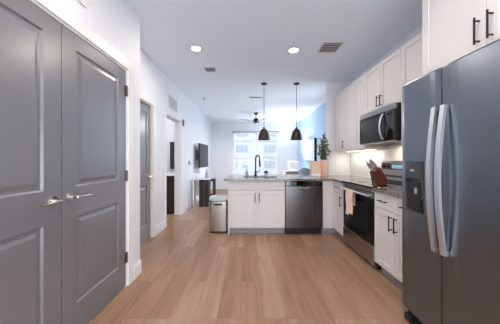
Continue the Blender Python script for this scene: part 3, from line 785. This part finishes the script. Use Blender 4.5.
# ceiling register
def register(x0, x1, y0, y1, label, nsl=4, name='ceiling_vent', slots=True):
    r = thing(name, ((x0+x1)/2, (y0+y1)/2, CEIL), label, 'vent')
    e = .02
    mb = MB().box(x0, x1, y0, y0+e, CEIL-.008, CEIL-.0005).box(x0, x1, y1-e, y1, CEIL-.008, CEIL-.0005).box(x0, x0+e, y0+e, y1-e, CEIL-.008, CEIL-.0005).box(x1-e, x1, y0+e, y1-e, CEIL-.008, CEIL-.0005)
    mb.build('frame', M['vent'], r)
    MB().box(x0+e, x1-e, y0+e, y1-e, CEIL-.002, CEIL-.0005).build('backing', M['ventd'], r)
    for k in range(nsl):
        yc = y0+e+(y1-y0-2*e)*(k+.5)/nsl
        MB().prism([(yc-.018, CEIL-.012), (yc-.015, CEIL-.013), (yc+.014, CEIL-.003), (yc+.011, CEIL-.002)], 0, x0+e, x1-e).build('slat', M['vent'], r)
register(.98, 1.26, 2.86, 3.16, 'square white louvered vent in the kitchen ceiling')
register(fl_pos(249, 5.45), fl_pos(263, 5.45), 5.33, 5.47, 'slim white slot vent in the ceiling beyond the pendants', 2)
register(fl_pos(204, 3.72), fl_pos(216, 3.72), 3.64, 3.84, 'small ceiling vent beyond the left recessed lamp', 2)
r = thing('sprinkler_head', (fl_pos(204, 5.45), 5.45, CEIL), 'small round sprinkler head in the ceiling by the left wall', 'sprinkler')
x, y = r.location.x, 5.45
MB().lathe((x, y), [(0, CEIL-.001), (.04, CEIL-.001), (.036, CEIL-.01), (0, CEIL-.012)]).build('plate', M['vent'], r, True)
MB().lathe((x, y), [(0, CEIL-.012), (.01, CEIL-.012), (.01, CEIL-.04), (.024, CEIL-.042), (.024, CEIL-.046), (0, CEIL-.046)]).build('nozzle', M['ventd'], r, True)
# fan
fx, fy = fl_pos(256, 7.2), 7.2
r = thing('ceiling_fan', (fx, fy, CEIL), 'dark ceiling fan with pale blades in the living room', 'ceiling fan')
MB().lathe((fx, fy), [(0, CEIL-.001), (.07, CEIL-.001), (.065, CEIL-.05), (.02, CEIL-.06), (0, CEIL-.06)]).build('canopy', M['black'], r, True)
MB().tube([(fx, fy, CEIL-.05), (fx, fy, CEIL-.18)], .014, 10).build('rod', M['black'], r)
MB().lathe((fx, fy), [(0, CEIL-.17), (.03, CEIL-.17), (.08, CEIL-.20), (.095, CEIL-.25), (.095, CEIL-.30), (.07, CEIL-.33), (0, CEIL-.335)]).build('motor', M['shade'], r, True)
MB().lathe((fx, fy), [(.065, CEIL-.332), (.06, CEIL-.37), (.03, CEIL-.39), (0, CEIL-.395)]).build('light_cover', M['white'], r, True)
lamp('added_fan_fill', 'AREA', (fx, fy, CEIL-.40), 32, (1, .98, .96), .12, parent=r)  # downward light added under the fan to brighten the living room
for k in range(5):
    a = math.radians(8+72*k); c_, s_ = math.cos(a), math.sin(a)
    m4 = Matrix(((c_, -s_, 0, fx), (s_, c_, 0, fy), (0, 0, 1, 0), (0, 0, 0, 1)))
    MB(m4).prism([(.09, -.03), (.22, -.045), (.62, -.06), (.66, -.03), (.66, .03), (.62, .06), (.22, .045), (.09, .03)], 2, CEIL-.292, CEIL-.284).build('blade', M['blade'], r)

# ================================================================== LEFT WALL FIXTURES
def wall_grille(name, x, y0, y1, z0, z1, label, n=9):
    r = thing(name, (x, (y0+y1)/2, z0), label, 'vent')
    e = .025; mb = MB()
    mb.box(x, x+.012, y0, y0+e, z0, z1).box(x, x+.012, y1-e, y1, z0, z1).box(x, x+.012, y0+e, y1-e, z0, z0+e).box(x, x+.012, y0+e, y1-e, z1-e, z1)
    mb.build('frame', M['vent'], r)
    MB().box(x+.0005, x+.002, y0+e, y1-e, z0+e, z1-e).build('backing', M['ventw'], r)
    for k in range(n):
        z = z0+e+(z1-z0-2*e)*(k+.5)/n; hh = (z1-z0-2*e)/n*.42
        MB().prism([(x+.002, z+hh), (x+.003, z+hh), (x+.011, z-hh), (x+.010, z-hh)], 1, y0+e, y1-e).build('slat', M['vent'], r)
# prism axis 1 expects (x,z) pairs
wall_grille('wall_vent', XH, 4.08, 4.62, 2.17, 2.46, 'white return-air grille high on the wall above the open doorway')
wall_grille('wall_vent', XC, 1.2, 1.575, 2.30, 2.5, 'white grille high above the closet doors', 7)
for z, l in ((1.225, 'upper'), (1.10, 'lower')):
    r = thing('light_switch', (XH, 3.72, z), '%s white switch plate between the grey hall door and open doorway' % l, 'switch')
    MB().box(XH, XH+.007, 3.685, 3.755, z-.055, z+.055, .002).build('plate', M['white'], r)
    MB().box(XH+.007, XH+.011, 3.705, 3.735, z-.03, z+.03, .002).build('rocker', M['trim'], r)
r = thing('door_chime', (XH, 5.0, 2.04), 'small dark box high on the wall right of the open doorway', 'chime')
MB().box(XH, XH+.03, 4.97, 5.05, 1.98, 2.13, .005, 2).build('body', M['hinge'], r)
MB().box(XH+.03, XH+.032, 4.99, 5.03, 2.0, 2.05).build('grille', M['plastic'], r)
r = thing('thermostat', (XH, 5.55, 1.12), 'small grey thermostat on the left wall before the television', 'thermostat')
MB().box(XH, XH+.02, 5.50, 5.60, 1.08, 1.19, .006, 2).build('body', M['grey'], r)
MB().box(XH+.02, XH+.022, 5.515, 5.585, 1.12, 1.17).build('display', M['screen'], r)

# television, turned a little on its wall arm
r = thing('television', (-1.325, 6.06, .995), 'black flat television on an arm on the left wall, above the console table', 'television')
a = Matrix.Translation((-1.325, 6.06, 0)) @ Matrix.Rotation(math.radians(-5.2), 4, 'Z')
MB(a).box(-.045, 0, 0, .84, .995, 1.675, .006, 2).build('case', M['plastic'], r)
MB(a).box(.0003, .002, .014, .826, 1.015, 1.66).build('screen', M['screen'], r)
mb = MB().box(XH+.001, XH+.02, 6.3, 6.6, 1.2, 1.5); mb.tube([(XH+.02, 6.45, 1.35), (-1.36, 6.45, 1.35)], .02, 10)
mb.build('wall_mount', M['black'], r)
# console table
r = thing('console_table', (-1.17, 6.2, 0), 'narrow console table with a white top and dark panel legs under the television', 'table')
ty0, ty1 = 5.66, 5.98
MB().box(-1.44, -.99, ty0, ty1, .70, .735, .003).build('tabletop', M['white'], r)
for (x0, x1) in ((-1.265, -1.16), (-1.12, -1.015)):
    MB().box(x0, x1, ty0+.03, ty1-.03, 0, .70, .003).build('leg', M['dark'], r)
MB().box(-1.43, -1.40, ty0+.03, ty1-.03, 0, .70, .003).build('side_panel', M['white'], r)
MB().box(-1.40, -1.265, ty1-.05, ty1-.035, .25, .70).build('rear_panel', M['white'], r)
r = thing('vase', (-1.10, 5.85, .735), 'slim grey bottle vase on the console table', 'vase')
MB().lathe((-1.10, 5.85), [(0, .736), (.045, .736), (.05, .78), (.035, .86), (.016, .91), (.016, .95), (0, .95)]).build('body', M['grey'], r, True)
MB().lathe((-1.10, 5.85), [(.0165, .94), (.022, .95), (.022, .958), (0, .958)]).build('rim', M['grey'], r, True)
r = thing('stool', (-1.07, 6.24, 0), 'dark stool standing just beyond the console table', 'stool')
for x in (-1.20, -.955):
    for y in (6.12, 6.36): MB().box(x-.02, x+.02, y-.02, y+.02, 0, .62).build('leg', M['dark'], r)
MB().box(-1.23, -.925, 6.09, 6.39, .621, .68, .012, 2).build('seat', M['dark'], r)
MB().box(-1.19, -.96, 6.35, 6.37, .2, .24).box(-1.19, -.96, 6.11, 6.13, .2, .24).build('stretcher', M['dark'], r)

# trash can
r = thing('trash_can', (-.487, 3.78, 0), 'stainless step bin with a pale blue lid at the end of the peninsula', 'trash can')
bx0, bx1, by0, by1 = -.648, -.332, 3.64, 3.94
def rounded(x0, x1, y0, y1, rad, n=6):
    o = []
    for cx, cy, a0 in ((x1-rad, y0+rad, -90), (x1-rad, y1-rad, 0), (x0+rad, y1-rad, 90), (x0+rad, y0+rad, 180)):
        for k in range(n+1):
            a = math.radians(a0+90*k/n); o.append((cx+rad*math.cos(a), cy+rad*math.sin(a)))
    return o
MB().prism(rounded(bx0, bx1, by0, by1, .05), 2, .03, .52).build('body', M['binsteel'], r, True)
MB().prism(rounded(bx0+.004, bx1-.004, by0+.004, by1-.004, .05), 2, 0, .03).build('base', M['plastic'], r, True)
MB().prism(rounded(bx0-.003, bx1+.003, by0-.003, by1+.003, .05), 2, .521, .535).build('rim', M['steel'], r, True)
MB().prism(rounded(bx0, bx1, by0, by1, .05), 2, .536, .585, .012).build('lid', M['lid'], r, True)
MB().box(bx0+.09, bx1-.10, by0-.006, by0+.001, .455, .49, .003).build('grip_slot', M['plastic'], r)
MB().box(bx0+.10, bx1-.10, by0-.035, by0+.002, .008, .02, .003).build('pedal', M['plastic'], r)

# picture on the blue wall
r = thing('framed_picture', (XB-.02, 6.9, 1.13), 'pale picture with deep black sides hanging on the blue wall', 'picture')
pz0, pz1, py0, py1 = 1.18, 1.87, 6.56, 7.55
MB().box(XB-.07, XB-.001, py0, py1, pz0, pz1).build('frame', M['black'], r)
MB().box(XB-.074, XB-.0705, py0+.008, py1-.008, pz0+.008, pz1-.008).build('print', M['picture'], r)

# bathroom contents
r = thing('vanity', (-1.93, 5.5, 0), 'dark brown vanity with a white top inside the open doorway', 'vanity')
MB().box(-2.18, -1.63, 4.89, 6.3, .08, .855).build('body', M['dark'], r)
MB().box(-2.12, -1.64, 4.93, 6.28, 0, .08).build('toe_kick', M['plastic'], r)
MB().box(-2.20, -1.625, 4.87, 6.32, .857, .89, .003).build('top', M['white'], r)
for k in range(3): MB().box(-2.198, -2.181, 4.90+.465*k, 5.355+.465*k, .10, .84, .002).build('door', M['dark'], r)
r = thing('towel_rail', (-2.3, 6.5, 1.75), 'metal rail on the far wall of the room behind the doorway', 'towel rail')
MB().tube([(-2.3, 6.44, 1.72), (-2.05, 6.44, 1.72)], .008, 8).build('bar', M['chrome'], r)
for x in (-2.3, -2.05): MB().tube([(x, 6.499, 1.72), (x, 6.44, 1.72)], .012, 8).build('bracket', M['chrome'], r)
mb = MB()
for k in range(4): mb.box(-2.28+.035*k, -2.246+.035*k, 6.425-.004*(k % 2), 6.431-.004*(k % 2), .95, 1.735).box(-2.28+.035*k, -2.246+.035*k, 6.449, 6.455, 1.1, 1.735)
mb.box(-2.28, -2.141, 6.421, 6.455, 1.73, 1.738)
tag(mb.build('bath_towel', M['charc']), 'dark towel hanging in the room behind the open doorway', 'towel')
r = thing('added_ceiling_light', (-2.4, 5.0, CEIL), 'added unseen ceiling lamp lighting the room behind the doorway', 'ceiling light')  # unseen fixture, added so the room behind the doorway is lit
MB().lathe((-2.4, 5.0), [(0, CEIL-.001), (.15, CEIL-.001), (.15, CEIL-.02), (0, CEIL-.02)]).build('base', M['vent'], r)
MB().lathe((-2.4, 5.0), [(.14, CEIL-.021), (.13, CEIL-.05), (.06, CEIL-.07), (0, CEIL-.075)]).build('diffuser', M['lit'], r, True)
lamp('added_bathroom_fill', 'POINT', (-2.4, 5.0, CEIL-.13), 22, (1, .96, .92), .08, parent=r)
